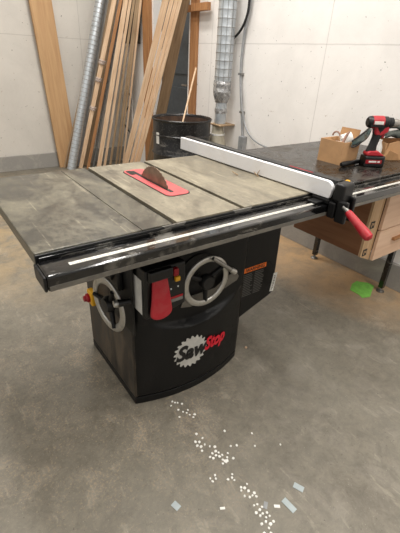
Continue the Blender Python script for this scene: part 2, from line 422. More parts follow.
# motor cover on the right side, with warning labels
MX0, MX1, MY = .873, 1.09, .15
pl = [(MX0, MY, .77), (MX1, MY, .77), (MX1+.01, MY, .30), (MX1-.02, MY, .285), (MX0, MY, .215)]
MB().prism(pl, (0, .40, 0)).build('motor_cover', 'black', saw, .008)
lb = at(244, 272, y=MY); rb = at(266, 264, y=MY); rb2 = at(266, 291, y=MY); LX0, LX1 = .882, 1.022
MB().box(LX0, LX1, MY-.0012, MY-.0002, .468, .492).build('warning_label', 'orange', saw)
vs, fs = text_pts('WARNING', .024, 0, .0004, .0003)
MB().vf([(LX0+.012+v.x, MY-.0016-v.z, .472+v.y) for v in vs], fs).build('warning_print', 'slot', saw)
lp = MB()
random.seed(3)
for col in range(2):
    for k in range(13):
        z = .458-k*.0095; x0 = LX0+.002+col*.07
        lp.box(x0, x0+.045+random.random()*.018, MY-.0011, MY-.0002, z-.0035, z)
M['dimprint'] = plain('dim_grey_print', (88, 86, 82), .6)
lp.build('safety_print', 'dimprint', saw)
tg = at(272, 280, y=MY-.02)
MB().box(-.012, .012, -.001, .001, -.05, .05, Matrix.Translation((tg.x, MY-.03, tg.z-.005)) @ Matrix.Rotation(.12, 4, 'Y')).build('hang_tag', 'label', saw)
tt = MB()
for k in range(9): tt.box(-.006, .005 if k % 2 else .002, -.0016, -.001, -.040+k*.009, -.035+k*.009, Matrix.Translation((tg.x, MY-.03, tg.z-.005)) @ Matrix.Rotation(.12, 4, 'Y'))
tt.build('tag_print', 'grey_t', saw)
MB().tube([(tg.x-.004, MY-.03, tg.z+.043), (tg.x-.01, MY-.02, tg.z+.08), (tg.x-.015, MY-.002, tg.z+.1)], .0015, 6).build('tag_string', 'slot', saw)

# handwheels
def handwheel(c0, ax, R_, grip_dir, name, rw=.0125):
    ax = Vector(ax).normalized(); mt = axis_mat(c0, ax)
    w = MB(); prof = []
    for k in range(14):
        a = 2*PI*k/14; prof.append((R_-rw+rw*math.cos(a), .006*math.sin(a)))
    w.lathe(prof, mt, 56, True); wheel = w.build(name, 'silver', saw, smooth='all')
    MB().lathe([(.0, -.012), (.03, -.012), (.033, .004), (.026, .018), (.0, .02)], mt, 24).build('hub', 'blackp', wheel, smooth=True)
    sp_ = MB(); side = Vector(grip_dir).normalized()
    for k in range(3):
        d_ = Matrix.Rotation(2*PI*k/3+.5, 3, ax) @ side
        sp_.tube([c0+d_*.022-ax*.006, c0+d_*(R_-.018)-ax*.002], [.011, .008], 8)
    sp_.build('spoke', 'black', wheel, smooth=True)
    g0 = c0+side*(R_-.016); g1 = c0+side*(R_+.008)
    t_ = ax.cross(side).normalized()
    return wheel, g1, side, t_
wc = at(206.5, 281.5, y=.055)
wh, g1, sd, tt_ = handwheel(wc, (0, -1, 0), .107, (1, 0, .03), 'tilt_handwheel')
gp_ = [at(*q, y=.09) for q in ((181, 308), (184, 299), (192, 296), (215, 288), (228, 276), (236, 271), (239, 276), (237, 280), (222, 290), (200, 303), (190, 307))]
MB().prism(gp_, (0, .004, 0)).build('tilt_gauge_plate', 'rail_low', saw, .001)
a = at(213, 258.5, y=.04); b = at(235, 272, y=.03)
MB().tube([a, a.lerp(b, .3), a.lerp(b, .8)], [.007, .008, .008], 14).build('crank_handle', 'steel', wh, smooth=True)
MB().tube([a.lerp(b, .8), a.lerp(b, .86), b, b+(b-a)*.03], [.009, .0115, .0115, .007], 14).build('handle_cap', 'silver', wh, smooth=True)
MB().tube([wc, (wc.x, .13, wc.z)], .012).build('wheel_shaft', 'steel', wh)
MB().lathe([(.0, 0), (.088, 0), (.094, .003), (.094, .006)], axis_mat(Vector((wc.x, .112, wc.z)), (0, -1, 0)), 40).build('wheel_recess', 'slot', saw)
wc2 = at(108.5, 304, x=.262)
wh2, g2, sd2, tt2 = handwheel(wc2, (-1, -.12, 0), .112, (0, -.8, .45), 'height_handwheel', .016)
MB().tube([g2+Vector((-.004, .01, 0)), g2+Vector((.006, .006, 0)), g2+Vector((.04, .0, .0))], [.015, .013, .011], 14).build('crank_handle', 'blackp', wh2, smooth=True)
MB().tube([g2+Vector((-.018, .012, 0)), g2+Vector((-.004, .01, 0))], [.012, .015], 14).build('handle_cap', 'silver', wh2, smooth=True)
MB().tube([wc2, (CX0+.01, wc2.y, wc2.z)], .013).build('wheel_shaft', 'steel', wh2)
MB().box(CX0-.006, CX0, wc2.y-.11, wc2.y+.12, wc2.z-.10, .76).build('side_recess', 'slot', saw, .004)
# clutter of the trunnion box between wheel and switch
MB().box(CX0-.028, CX0-.006, .17, .25, .56, .66).build('trunnion_box', 'blackp', saw, .006)
MB().tube([(CX0-.03, .20, .73), (CX0-.04, .2, .64), (CX0-.02, .23, .58)], .008, 10).build('power_cable', 'rubber', saw, smooth=True)
# mains disconnect
dc = at(88.5, 297, x=.285)
MB().box(.285, .3145, dc.y-.035, dc.y+.022, dc.z-.036, dc.z+.034).build('disconnect_box', 'yellow', saw, .008)
kn = MB().lathe([(0, 0), (.021, 0), (.021, .01), (.015, .014), (.013, .024), (0, .026)], axis_mat(Vector((.285, dc.y-.005, dc.z)), (-1, 0, 0)), 12)
kn.build('disconnect_knob', 'red2', saw, .001)

# switch box
BY = .032
MB().prism([(.322, BY, .70), (.482, BY, .70), (.486, BY, .525), (.44, BY, .515), (.322, BY, .505)], (0, .10, 0)).build('switch_box', 'blackp', saw, .008, seg=3)
MB().box(.330, .420, BY-.02, BY, .662, .700).build('paddle_hinge', 'blackp', saw, .006)
pts = []
pc = (.374, .535)
for k in range(15):
    a = PI+PI*k/14; pts.append((pc[0]+.043*math.cos(a), BY-.022, pc[1]+.030*math.sin(a)))
pts += [(.410, BY-.02, .59), (.402, BY-.012, .664), (.346, BY-.012, .664), (.338, BY-.02, .59)]
MB().prism(pts, (0, .012, 0)).build('stop_paddle', 'red', saw, .005, seg=3)
p = at(174.5, 271, y=BY); MB().box(p.x-.011, p.x+.009, BY-.016, BY, p.z-.012, p.z+.016).build('start_switch', 'red2', saw, .003)
p = at(176.5, 277.5, y=BY); MB().box(p.x-.010, p.x+.010, BY-.012, BY, p.z-.010, p.z+.008).build('start_switch_tab', 'yellow', saw, .003)
for q in ((171, 289), (178, 286)):
    p = at(*q, y=BY); MB().lathe([(.0035, 0), (.003, .002), (0, .003)], axis_mat(Vector((p.x, BY, p.z)), (0, -1, 0)), 12).build('indicator_light', 'led', saw)
p = at(171, 297, y=BY)
MB().box(p.x-.004, p.x+.05, BY-.001, BY, p.z-.01, p.z-.001).build('box_label', 'red2', saw)
MB().box(p.x-.004, p.x+.05, BY-.001, BY, p.z-.024, p.z-.011).build('box_label', 'grey_t', saw)
MB().box(.3205, .3218, .058, .118, .515, .655).build('rating_label', 'label', saw)

# ------------------------------------------------------------------ extension table
ext = thing('extension_table', 'black laminate extension table with slim black legs beyond the fence', 'table', (1.6, .36, 0))
MB().box(XR+.002, 2.19, .0, DP, H-.03, H).build('table_top', 'lam', ext, .002)
MB().box(XR+.03, 2.16, .03, .06, H-.10, H-.031).build('frame_rail', 'black', ext)
MB().box(XR+.03, 2.16, DP-.06, DP-.03, H-.10, H-.031).build('frame_rail', 'black', ext)
for y_ in (.087, .643):
    lg = MB().box(2.09, 2.122, y_-.016, y_+.016, .03, H-.031).build('leg', 'gloss', ext, .003)
    MB().lathe([(.026, 0), (.026, .006), (.01, .014), (.006, .03), (0, .03)], Matrix.Translation((2.106, y_, 0)), 16).build('levelling_foot', 'steel', lg, smooth=True)

# ------------------------------------------------------------------ drawer unit under the bench
DX0, DX1, DY0, DY1 = 1.640, 2.075, .035, .52
dz0, dz1 = .362, .758
du = thing('drawer_unit', 'plywood drawer box hung under the black extension table', 'drawers', (DX0+.2, .28, dz0))
MB().box(DX0, DX0+.018, DY0+.02, DY1, dz0+.04, dz1).build('side_panel', 'birch_side', du, .001)
MB().box(DX1-.018, DX1, DY0+.02, DY1, dz0+.04, dz1).build('side_panel', 'birch_side', du, .001)
MB().box(DX0+.018, DX1-.018, DY0+.02, DY1, dz0+.04, dz0+.055).box(DX0+.018, DX1-.018, DY1-.018, DY1, dz0+.055, dz1).build('back_panel', 'birch_side', du)
MB().prism([(DX0, DY0+.0195, dz0+.038), (DX0+.1, DY0+.0195, dz0-.004), (DX0+.1, DY0+.0195, dz1), (DX0, DY0+.0195, dz1)], (0, -.014, 0)).build('face_frame', 'ply_edge', du, .001)
for k, (q) in enumerate(((372.5, 225), (364.5, 252.5))):
    p = at(*q, y=DY0+.005)
    MB().box(p.x-.018, p.x+.018, DY0+.0035, DY0+.0053, p.z-.02, p.z+.02).build('stamp_mark', 'slot', du)
    MB().box(p.x-.011, p.x-.004, DY0+.003, DY0+.0036, p.z-.012, p.z+.012).box(p.x+.002, p.x+.012, DY0+.003, DY0+.0036, p.z-.003, p.z+.010).build('stamp_print', 'ply_edge', du)
for z0, z1, hz in ((dz0-.005, .535, .46), (.541, dz1, .66)):
    dr = MB().box(DX0+.104, DX1+.0, DY0-.014, DY0+.0045, z0, z1).build('drawer', 'birch', du, .002)
    MB().box(DX0+.25, DX0+.36, DY0-.034, DY0-.0145, hz-.006, hz+.01).build('pull', 'oak', dr, .003)

# ------------------------------------------------------------------ rip fence
FX = 1.022
fn = thing('rip_fence', 'long rip fence with white face, black body and red clamp lever', 'fence', (FX+.04, .37, H))
fy0, fy1 = -.10, .875
pts = [(FX, fy0+.008, H+.004), (FX, fy1, H+.004), (FX, fy1, H+.066)]
for k in range(9):
    a = PI/2+PI/2*k/8; pts.append((FX, fy0+.03+.03*math.cos(a), H+.040+.028*math.sin(a)))
pts.append((FX, fy0+.004, H+.018))
MB().prism(pts, (.018, 0, 0)).build('white_face', 'white', fn, .003)
MB().box(FX+.0185, FX+.058, fy0-.005, fy1-.01, H+.004, H+.072).build('fence_body', 'blackp', fn, .003)
MB().box(FX+.0585, FX+.070, fy0, fy1, H+.004, H+.068).build('right_face', 'black', fn, .003)
MB().box(FX+.030, FX+.037, .02, .14, H+.0722, H+.073).build('lettering_strip', 'red', fn)
MB().box(FX+.026, FX+.036, .30, .78, H+.0722, H+.073).build('printed_strip', 'dimprint', fn)
MB().box(FX-.005, FX+.115, fy0-.03, fy0+.0005, .80, .862).build('clamp_head', 'black', fn, .005)
MB().box(FX-.005, FX+.115, fy0+.001, -.02, .8485, .866).build('clamp_bridge', 'black', fn, .004)
MB().box(FX+.0, FX+.07, fy0-.05, fy0-.0055, .864, .935).build('lever_bracket', 'blackp', fn, .01, seg=3)
MB().box(FX+.0, FX+.018, fy0-.075, fy0-.031, .79, .875).box(FX+.052, FX+.068, fy0-.07, fy0-.031, .79, .885).build('clamp_cheek', 'blackp', fn, .006)
MB().box(FX+.0715, FX+.085, fy0-.018, fy0-.0005, .90, .934).build('end_cap', 'yellow', fn, .004)
MB().box(FX-.045, FX-.0, -.075, -.03, RZ1+.002, RZ1+.01).build('scale_cursor', 'blackp', fn, .002)
fn.rotation_euler = (0, 0, .036)
h0 = at(345, 210, y=-.17)-Vector((.017, .003, 0)); h1 = at(368.5, 239, y=-.29)-Vector((.021, .003, 0))
hd = (h1-h0)
MB().tube([h0-hd*.12, h0+hd*.12], [.009, .009]).build('lever_rod', 'steel', fn, smooth=True)
MB().tube([h0+hd*.06, h0+hd*.12, h0+hd*.5, h0+hd*.78, h0+hd*.95, h0+hd*1.0], [.011, .0135, .0155, .0185, .017, .009], 18).build('lever_grip', 'red', fn, smooth=True)

# ------------------------------------------------------------------ drum and stick
bc = at(182, 117, z=.86); BR = .252
dm = thing('steel_drum', 'open black steel drum with rusty inside standing behind the saw', 'drum', (bc.x, bc.y, 0))
pr = [(BR-.004, 0), (BR+.002, .01), (BR-.004, .02), (BR-.004, .28), (BR+.008, .295), (BR-.004, .31), (BR-.004, .56), (BR+.008, .575), (BR-.004, .59),
      (BR-.004, .72), (BR+.003, .728), (BR-.004, .736), (BR-.004, .835), (BR+.004, .842), (BR+.006, .852), (BR, .858), (BR-.008, .85)]
MB().lathe(pr + [(BR-.010, .84), (BR-.010, .03), (0, .03)], Matrix.Translation((bc.x, bc.y, 0)), 56).build('shell', 'drum', dm, smooth=True)
MB().lathe([(BR-.0106, .835), (BR-.0106, .031), (BR-.012, .031), (BR-.012, .835)], Matrix.Translation((bc.x, bc.y, 0)), 56, True).build('inner_wall', 'rust', dm, smooth=True)
M['sawdust'] = plain('sawdust', (150, 120, 84), .9, 0, .3, 60)
MB().lathe([(BR-.013, .45), (BR*.6, .50), (BR*.3, .47), (0, .52)], Matrix.Translation((bc.x, bc.y, 0)), 40).build('sawdust_fill', 'sawdust', dm, smooth=True)
tl = MB(); vs = []; fs = []
a0 = math.atan2(-1, -.75)
for k in range(9):
    a = a0-.95+k*.02
    for z in (.66, .75): vs.append((bc.x+(BR-.001)*math.cos(a), bc.y+(BR-.001)*math.sin(a), z)); vs.append((bc.x+(BR-.003)*math.cos(a), bc.y+(BR-.003)*math.sin(a), z))
for k in range(8):
    b0 = k*4; fs += [(b0, b0+4, b0+6, b0+2), (b0+1, b0+3, b0+7, b0+5), (b0+2, b0+6, b0+7, b0+3), (b0, b0+1, b0+5, b0+4)]
fs += [(0, 2, 3, 1), (32, 33, 35, 34)]
tl.vf(vs, fs).build('sticker', 'label', dm)
s0 = at(183.5, 119, y=bc.y+.10); s1 = at(196, 68, y=bc.y+.23)
sdv = (s1-s0)
st = MB().tube([s0-sdv*.95, s1], .008, 8)
o = st.build('wooden_stick', 'pine', root=tuple(s0)); tag(o, 'thin pale wooden stick poking up out of the black drum', 'stick')

# ------------------------------------------------------------------ duct, conduit
dxx = 2.125
dtop = at(225.5, 40, x=dxx); dyc = dtop.y
dd = thing('duct_pipe', 'vertical galvanised duct with crumpled foil tape against the right wall', 'duct', (dxx, dyc, .79))
prof = [(.0, 1.12)]; z = 1.12; rD = .072
while z < 3.4:
    prof += [(rD, z), (rD, z+.050), (rD+.0010, z+.055)]; z += .06
prof.append((0, z))
MB().lathe(prof, Matrix.Translation((dxx, dyc, 0)), 40).build('spiral_duct', 'galv', dd, smooth=True)
sm = MB()
for a in (3.5, 4.1, 4.7): sm.tube([(dxx+(rD+.001)*math.cos(a), dyc+(rD+.001)*math.sin(a), 1.13), (dxx+(rD+.001)*math.cos(a), dyc+(rD+.001)*math.sin(a), 3.38)], .0018, 6)
sm.build('duct_seam', 'steel', dd)
sm = MB(); z = 1.175
while z < 3.36: sm.lathe([(rD+.0005, z), (rD+.0022, z), (rD+.0022, z+.004), (rD+.0005, z+.004)], Matrix.Translation((dxx, dyc, 0)), 36, True); z += .06
sm.build('duct_ridge', 'steel', dd)
random.seed(5)
def crumple(prof, name, mat):
    me = MB().lathe(prof, Matrix.Translation((dxx, dyc, 0)), 28)
    for v in me.b.verts:
        d_ = Vector((v.co.x-dxx, v.co.y-dyc, 0)); k = 1+random.uniform(-.05, .05); v.co.x = dxx+d_.x*k; v.co.y = dyc+d_.y*k; v.co.z += random.uniform(-.004, .004)
    return me.build(name, mat, dd)
crumple([(.0, 1.15), (.074, 1.145), (.078, 1.12), (.076, 1.09), (.078, 1.06), (.074, 1.03), (.064, 1.0), (.054, .975), (0, .975)], 'foil_tape', 'foil')
MB().lathe([(0, .80), (.05, .80), (.05, .99), (0, .99)], Matrix.Translation((dxx, dyc, 0)), 28).build('lower_pipe', 'galv', dd, smooth=True)
crumple([(.0, .885), (.053, .885), (.054, .905), (.053, .925), (0, .925)], 'foil_tape', 'foil')
fp = at(224, 125, x=dxx)
MB().box(dxx-.075, WX-.002, dyc-.09, dyc+.07, .785, .797).build('flange_board', 'oldwood', dd, .002)
fu = thing('plastic_hopper', 'beige plastic hopper below the wall duct, behind the fence', 'hopper', (dxx-.02, dyc, 0))
MB().lathe([(0, 0), (.09, 0), (.09, .5), (.085, .6), (.062, .70), (.050, .75), (.053, .784), (0, .784)], Matrix.Translation((dxx-.02, dyc, 0)), 32).build('hopper_body', 'beige', fu, smooth=True)
MB().lathe([(.052, .70), (.066, .70), (.066, .715), (.052, .715)], Matrix.Translation((dxx-.02, dyc, 0)), 32, True).build('hopper_band', 'plastic_w', fu)
cx_ = WX-.018
def P(px, py, x=cx_): return at(px, py, x=x)
def smooth_path(pts, n=8):
    out = []; pts = [Vector(p) for p in pts]
    for i in range(len(pts)-1):
        p0, p1, p2, p3 = pts[max(i-1, 0)], pts[i], pts[i+1], pts[min(i+2, len(pts)-1)]
        for k in range(n):
            t = k/n; out.append(.5*((2*p1)+(-p0+p2)*t+(2*p0-5*p1+4*p2-p3)*t*t+(-p0+3*p1-3*p2+p3)*t**3))
    return out+[pts[-1]]
cb = thing('conduit', 'thin grey conduit running down the white wall into a small grey box', 'conduit', tuple(P(242, 110)))
cpts = [P(253, -30), P(250.5, 0), P(245, 31), P(241.5, 60), P(240.8, 85), P(242, 120), P(242.5, 136)]
MB().tube(smooth_path(cpts), .011, 10).build('conduit_tube', 'conduit', cb, smooth=True)
pb = P(242.7, 143); MB().box(WX-.05, WX-.001, pb.y-.035, pb.y+.03, pb.z-.2, pb.z+.06).build('junction_box', 'conduit', cb, .006)
for q in ((241, 74), (242, 112)):
    p = P(*q); MB().box(WX-.034, WX-.001, p.y-.022, p.y+.022, p.z-.008, p.z+.008).build('conduit_clip', 'steel', cb, .003)
o = MB().tube(smooth_path([P(240.6, 84, WX-.04), P(242, 108, WX-.045), P(246, 128, WX-.03), P(254, 140, WX-.03), P(266, 147, WX-.03), P(280, 151, WX-.03)]), .0075, 8).build('grey_cable', 'conduit', smooth=True, root=tuple(P(254, 140)))
tag(o, 'grey cable curving off the conduit toward the black table edge', 'cable')
o = MB().tube(smooth_path([P(251, -20, WX-.05), P(249.5, 0, WX-.045), P(247.5, 14, WX-.045), P(242, 28, WX-.04), P(234, 38, WX-.03), P(226, 42, WX-.02)]), .0095, 8).build('black_cable', 'rubber', smooth=True, root=tuple(P(248, 10)))
tag(o, 'black cable curving from the top of the frame behind the duct', 'cable')

# ------------------------------------------------------------------ lumber and pipes leaning in the corner
def lerp2(a, b, py):
    t = (py-a[1])/(b[1]-a[1]); return (a[0]+(b[0]-a[0])*t, py)
def lean(a, b, pyb, pyt, xt):
    """axis of a member whose image line runs a-b: foot on the floor, head on the plane x=xt"""
    p0 = at(*lerp2(a, b, pyb), z=.0); p1 = at(*lerp2(a, b, pyt), x=xt)
    p1 = p0+(p1-p0)*max(1, (2.15-p0.x)/(p1.x-p0.x))
    return p0, p1
def board(a, b, pyb, pyt, xt, w, t, mat, label, group, name='board', face=(-.45, -.89, 0)):
    p0, p1 = lean(a, b, pyb, pyt, xt); d = (p1-p0).normalized(); n = Vector(face); n = (n-d*n.dot(d)).normalized(); u = d.cross(n)
    ln = (p1-p0).length; mt = Matrix((u, n, d)).transposed().to_4x4()
    w *= .9; me = MB().box(-w/2, w/2, -t/2, t/2, 0, ln).build(name, mat, bevel=.0015)
    # rest the lowest edge on the floor
    dz = (abs(u.z)*w+abs(n.z)*t)/2
    mt.translation = p0+Vector((0, 0, dz)); me.matrix_world = mt
    return tag(me, label, 'board', group)
G1 = 'timber leaning left of the black drum'
specs = [ # a(bottom px), b(top px), foot py, head py, head x, width, thick
 ((65, 166), (86, 70), 168, -70, 2.10, .020, .035, 'oldwood', 'thin weathered strip, leftmost piece leaning beside the silver pipe'),
 ((81, 167), (114.5, 0), 169, -80, 2.12, .052, .03, 'pine', 'pale pine board leaning just right of the silver pipe, wrapped in plastic'),
 ((88.5, 167), (121, 0), 169, -72, 2.14, .040, .03, 'oak', 'orange-brown board leaning behind the plastic-wrapped pine board'),
 ((99, 167), (126, 0), 169, -62, 2.15, .058, .03, 'pine', 'pale pine board with broad clean face leaning right of perforated steel strip'),
 ((104.5, 167), (130.5, 0), 168, -56, 2.17, .034, .03, 'pine', 'narrow pale board leaning between the broad pine board and the darker strips'),
 ((110, 167), (134, 0), 167, -50, 2.18, .030, .03, 'oldwood', 'narrow brown board, third board right of the perforated steel strip'),
 ((116, 166), (137, 0), 166, -45, 2.19, .030, .025, 'oldwood', 'thin brown board, rightmost of the left-hand stack of timber'),
]
for s in specs: board(*s[:8], s[8], G1)
board((119, 166), (139, 0), 165.5, -44, 2.185, .028, .022, 'oldwood', 'thin dim board close to the corner wall, right of the left-hand timber stack', G1)
board((123, 165), (141, 0), 165, -42, 2.19, .024, .02, 'pine', 'thin pale batten nearest the vertical conduit, right of the left-hand stack', G1)
o = board((84, 167), (110, 20), 166, -60, 2.16, .10, .02, 'oldwood', 'dark plank added behind the left-hand stack of timber to darken its gaps', G1)  # added backing that darkens the gaps between the boards
# wrap bands on the second board
p0, p1 = lean((81, 167), (114.5, 0), 169, -80, 2.12)
d_ = (p1-p0).normalized(); L1 = (p1-p0).length
for k, t in enumerate((.28, .40, .47)):
    c_ = p0.lerp(p1, t)
    o = MB().lathe([(.036, -.022), (.041, -.008), (.037, 0), (.042, .012), (.036, .024), (.0345, .024), (.0345, -.022)], axis_mat(c_, d_), 14, True).build('plastic_wrap', 'wrap', root=tuple(c_))
    tag(o, ['shred of clear wrap low on the wrapped pine board', 'shred of clear wrap at mid height on the wrapped pine board', 'shred of clear wrap highest on the wrapped pine board'][k], 'plastic wrap', 'plastic wrap on the pine board')
# spiral pipe
p0, p1 = lean((71.5, 169), (100.5, 0), 171, -70, 2.05); dv = p1-p0; prof = [(0, .02)]; z = .02; rP = .052
while z < dv.length: prof += [(rP, z), (rP, z+.038), (rP+.003, z+.041), (rP, z+.044)]; z += .046
prof.append((0, z))
o = MB().lathe(prof, axis_mat(Vector((0, 0, 0)), dv), 28).build('spiral_pipe', 'galv', smooth=True); o.location = p0
sm_ = MB(); z = .0395
while z < dv.length-.02: sm_.lathe([(rP, z+.016), (rP+.0012, z+.0165), (rP+.0012, z+.0215), (rP, z+.022)], axis_mat(Vector((0, 0, 0)), dv), 28, True); z += .046
q_ = sm_.build('lock_seam', 'steel'); q_.parent = o
tag(o, 'long silver spiral duct pipe leaning against the corner beside the boards', 'pipe')
o = board((78, 167), (106, 0), 166, -64, 2.10, .03, .03, 'conduit', 'dull grey steel channel leaning tight behind the silver spiral pipe', None, 'steel_channel'); o['category'] = 'channel'
# perforated strip
p0, p1 = lean((93, 167), (122, 0), 168, -66, 2.16); dv = p1-p0; L2 = dv.length
mb = MB(); k = 0; z = .02; 
M['perf'] = dusty('perforated_steel', (130, 132, 132), (70, 70, 70), .7, .4, .6, 30)
while z < L2-.05:
    mb.box(-.019, .019, -.01, .01, z, z+.032); mb.box(-.019, -.006, -.01, .01, z+.032, z+.046); mb.box(.006, .019, -.01, .01, z+.032, z+.046); z += .046
o = mb.build('perforated_strip', 'perf'); o.matrix_world = axis_mat(p0, dv) @ Matrix.Rotation(.3, 4, 'Z')
tag(o, 'perforated grey steel strip leaning between the brown and pale boards', 'strip')
# second stack
G2 = 'timber leaning on the door frame'
specs = [
 ((126, 163), (166, 0), 182, -25, 1.98, .062, .03, 'pine', 'grey-tan rough board, left outer piece of the stack behind the drum'),
 ((131.5, 163), (172, 0), 183, -18, 2.00, .038, .03, 'pine', 'pale board, second from the left in the stack behind the drum'),
 ((135.5, 162), (176.5, 0), 184, -12, 2.02, .034, .03, 'pine', 'pale board, second from the right in the stack behind the drum'),
 ((139, 161), (180.5, 0), 185, -8, 2.04, .034, .03, 'pine', 'clean pale board, right outer piece of the stack behind the drum'),
]
for s in specs: board(*s[:8], s[8], G2)
board((155, 145), (180, 20), 176, -5, 2.12, .12, .02, 'oldwood', 'wide shaded brown board leaning behind the stack beside the drum', G2)
# plank on the back wall
p0 = at(66, 162, z=0); p0.y = WY-.10
a_ = at(39.3, 0, y=WY-.05); b_2 = at(60, 117, y=WY-.06)
d_ = (a_-b_2).normalized(); base = b_2-d_*(b_2.z/d_.z); top = base+d_*2.9
n = Vector((0, -1, 0)); n = (n-d_*n.dot(d_)).normalized(); u = d_.cross(n); mt = Matrix((u, n, d_)).transposed().to_4x4()
o = MB().box(-.118, .118, -.019, .019, 0, 2.9).build('wide_plank', 'pine2', bevel=.002)
mt.translation = base+Vector((0, -.02, abs(u.z)*.118)); o.matrix_world = mt; tag(o, 'wide yellow pine plank leaning alone against the left back wall', 'plank')
# electrical box and wires in the corner
eb = thing('electrical_panel', 'dark metal box on the wall, seen between the two timber stacks', 'electrical box', (WX-.05, 3.72, 1.42))
MB().box(WX-.06, WX-.001, 3.60, 3.92, 1.42, 2.0).build('panel_body', 'black_side', eb, .006)
MB().box(WX-.068, WX-.0605, 3.62, 3.90, 1.44, 1.98).build('panel_door', 'black_side', eb, .004)
q0 = at(131, 80, x=WX-.03); q1 = at(130.5, 38, x=WX-.03)
o = MB().tube([(WX-.03, q0.y, .3), (WX-.03, q0.y, 1.415)], .012, 10).build('vertical_conduit', 'plastic_w', smooth=True, root=(WX-.03, q0.y, .3)); tag(o, 'pale vertical conduit below the dark electrical box in the corner', 'conduit')
Q = lambda a, b: at(a, b, x=WX-.05)
o = MB().tube(smooth_path([Q(128, 72), Q(127, 88), Q(131, 100), Q(126, 112), Q(124, 122), Q(130, 132), Q(134, 128)]), .007, 8).build('loose_wire', 'rubber', smooth=True, root=tuple(Q(128, 100))); tag(o, 'dark loose wire looping down the wall between the timber stacks', 'wire')

# ------------------------------------------------------------------ things on the extension table
def rotz(a): return Matrix.Rotation(a, 4, 'Z')
# cardboard box
f0 = at(317, 159.5, z=H); f1 = at(339.5, 165.5, z=H); ux = (f1-f0); wbx = ux.length; ang = math.atan2(ux.y, ux.x)
bx = thing('cardboard_box', 'small open tan cardboard box of odds and ends on the black table', 'box', tuple(f0))
T_ = Matrix.Translation(f0) @ rotz(ang); hb = .112; db = .14; wb = wbx
m_ = MB().box(0, wb, 0, .004, 0, hb, T_).box(0, wb, db-.004, db, 0, hb, T_).box(0, .004, .004, db-.004, 0, hb, T_).box(wb-.004, wb, .004, db-.004, 0, hb*.98, T_).box(.004, wb-.004, .004, db-.004, 0, .004, T_)
m_.build('box_walls', 'card', bx)
MB().box(.01, wb-.02, 0, .003, 0, .05, T_ @ Matrix.Translation((0, db, hb)) @ Matrix.Rotation(-.25, 4, 'X')).build('back_flap', 'card_in', bx)
def loc(x, y, z): return T_ @ Vector((x, y, z))
o = MB().lathe([(.012, 0), (.03, 0), (.03, .05), (.012, .05)], axis_mat(loc(wb*.60, .06, hb-.005), (.5, -.4, .25)), 24, True).build('tape_roll', 'plastic_w', smooth=True, root=tuple(loc(wb*.6, .06, hb)))
tag(o, 'white roll lying on its side on top of the cardboard box', 'roll')
o = MB().tube([loc(.03+.022*math.cos(a), .085, hb+.008+.022*math.sin(a)) for a in [PI*k/10 for k in range(11)]], .0045, 8).build('ring_handle', 'pink', smooth=True, root=tuple(loc(.03, .085, hb)))
tag(o, 'small brownish curved handle sticking up at the box left side', 'handle')
o = MB().tube([loc(wb*.75, .03, hb-.02), loc(wb*.80, .05, hb+.03), loc(wb*.84, .06, hb+.045)], [.008, .007, .004], 8).build('marker_pen', 'pink', smooth=True, root=tuple(loc(wb*.75, .03, hb)))
tag(o, 'short brownish pen standing in the box beside the white roll', 'pen')
o = MB().box(.012, wb-.014, .02, db-.02, .0045, hb-.02, T_).build('foam_block', 'plastic_w', bevel=.006, root=tuple(f0)); tag(o, 'pale block packed down inside the cardboard box', 'block')
# tinted glasses leaning on the box
sg = thing('safety_glasses', 'grey-green tinted safety glasses leaning on the cardboard box right side', 'glasses', tuple(at(356, 160, z=H)))
gc = at(362, 134, y=.24)
vs = []; fs = []; nn = 12
a_ = at(352, 143, y=.22); b_2 = at(372, 126, y=.26)
dv = (b_2-a_); up = Vector((0, 0, 1)); up = (up-dv.normalized()*up.dot(dv.normalized())).normalized(); nrm = dv.normalized().cross(up)
for lay in (0, .003):
    for k in range(nn+1):
        t = k/nn; c_ = a_+dv*t+nrm*(.018*math.sin(PI*t)+lay); h_ = .026*(math.sin(PI*(.15+.7*t)))
        vs += [c_-up*h_, c_+up*h_*.8]
o2 = 2*(nn+1)
for k in range(nn):
    b0 = 2*k; fs += [(b0, b0+2, b0+3, b0+1), (o2+b0, o2+b0+1, o2+b0+3, o2+b0+2), (b0, o2+b0, o2+b0+2, b0+2), (b0+1, b0+3, o2+b0+3, o2+b0+1)]
fs += [(0, 1, o2+1, o2), (2*nn, o2+2*nn, o2+2*nn+1, 2*nn+1)]
MB().vf(vs, fs).build('lens', 'lens', sg, smooth=True)
MB().tube([Vector(vs[2*k+1]) for k in range(nn+1)], .0045, 8).build('brow_frame', 'slot', sg, smooth=True)
MB().tube([Vector(vs[2*k]) for k in range(nn+1)], .004, 8).build('lower_frame', 'slot', sg, smooth=True)
MB().tube(smooth_path([vs[0], at(352, 147, y=.21), at(356, 146, y=.20), at(363, 141, y=.22)]), .004, 8).build('temple', 'slot', sg, smooth=True)
# dark tool lying
k0 = at(341, 164.5, z=H+.014); k1 = at(360, 161, z=H+.014)
o = MB().tube([k0, k0.lerp(k1, .1), k0.lerp(k1, .5), k1], [.008, .0135, .011, .012], 12).build('tool_handle', 'blackp', smooth=True, root=tuple(k0)); tag(o, 'black tool handle lying on table between box and drill battery', 'tool')
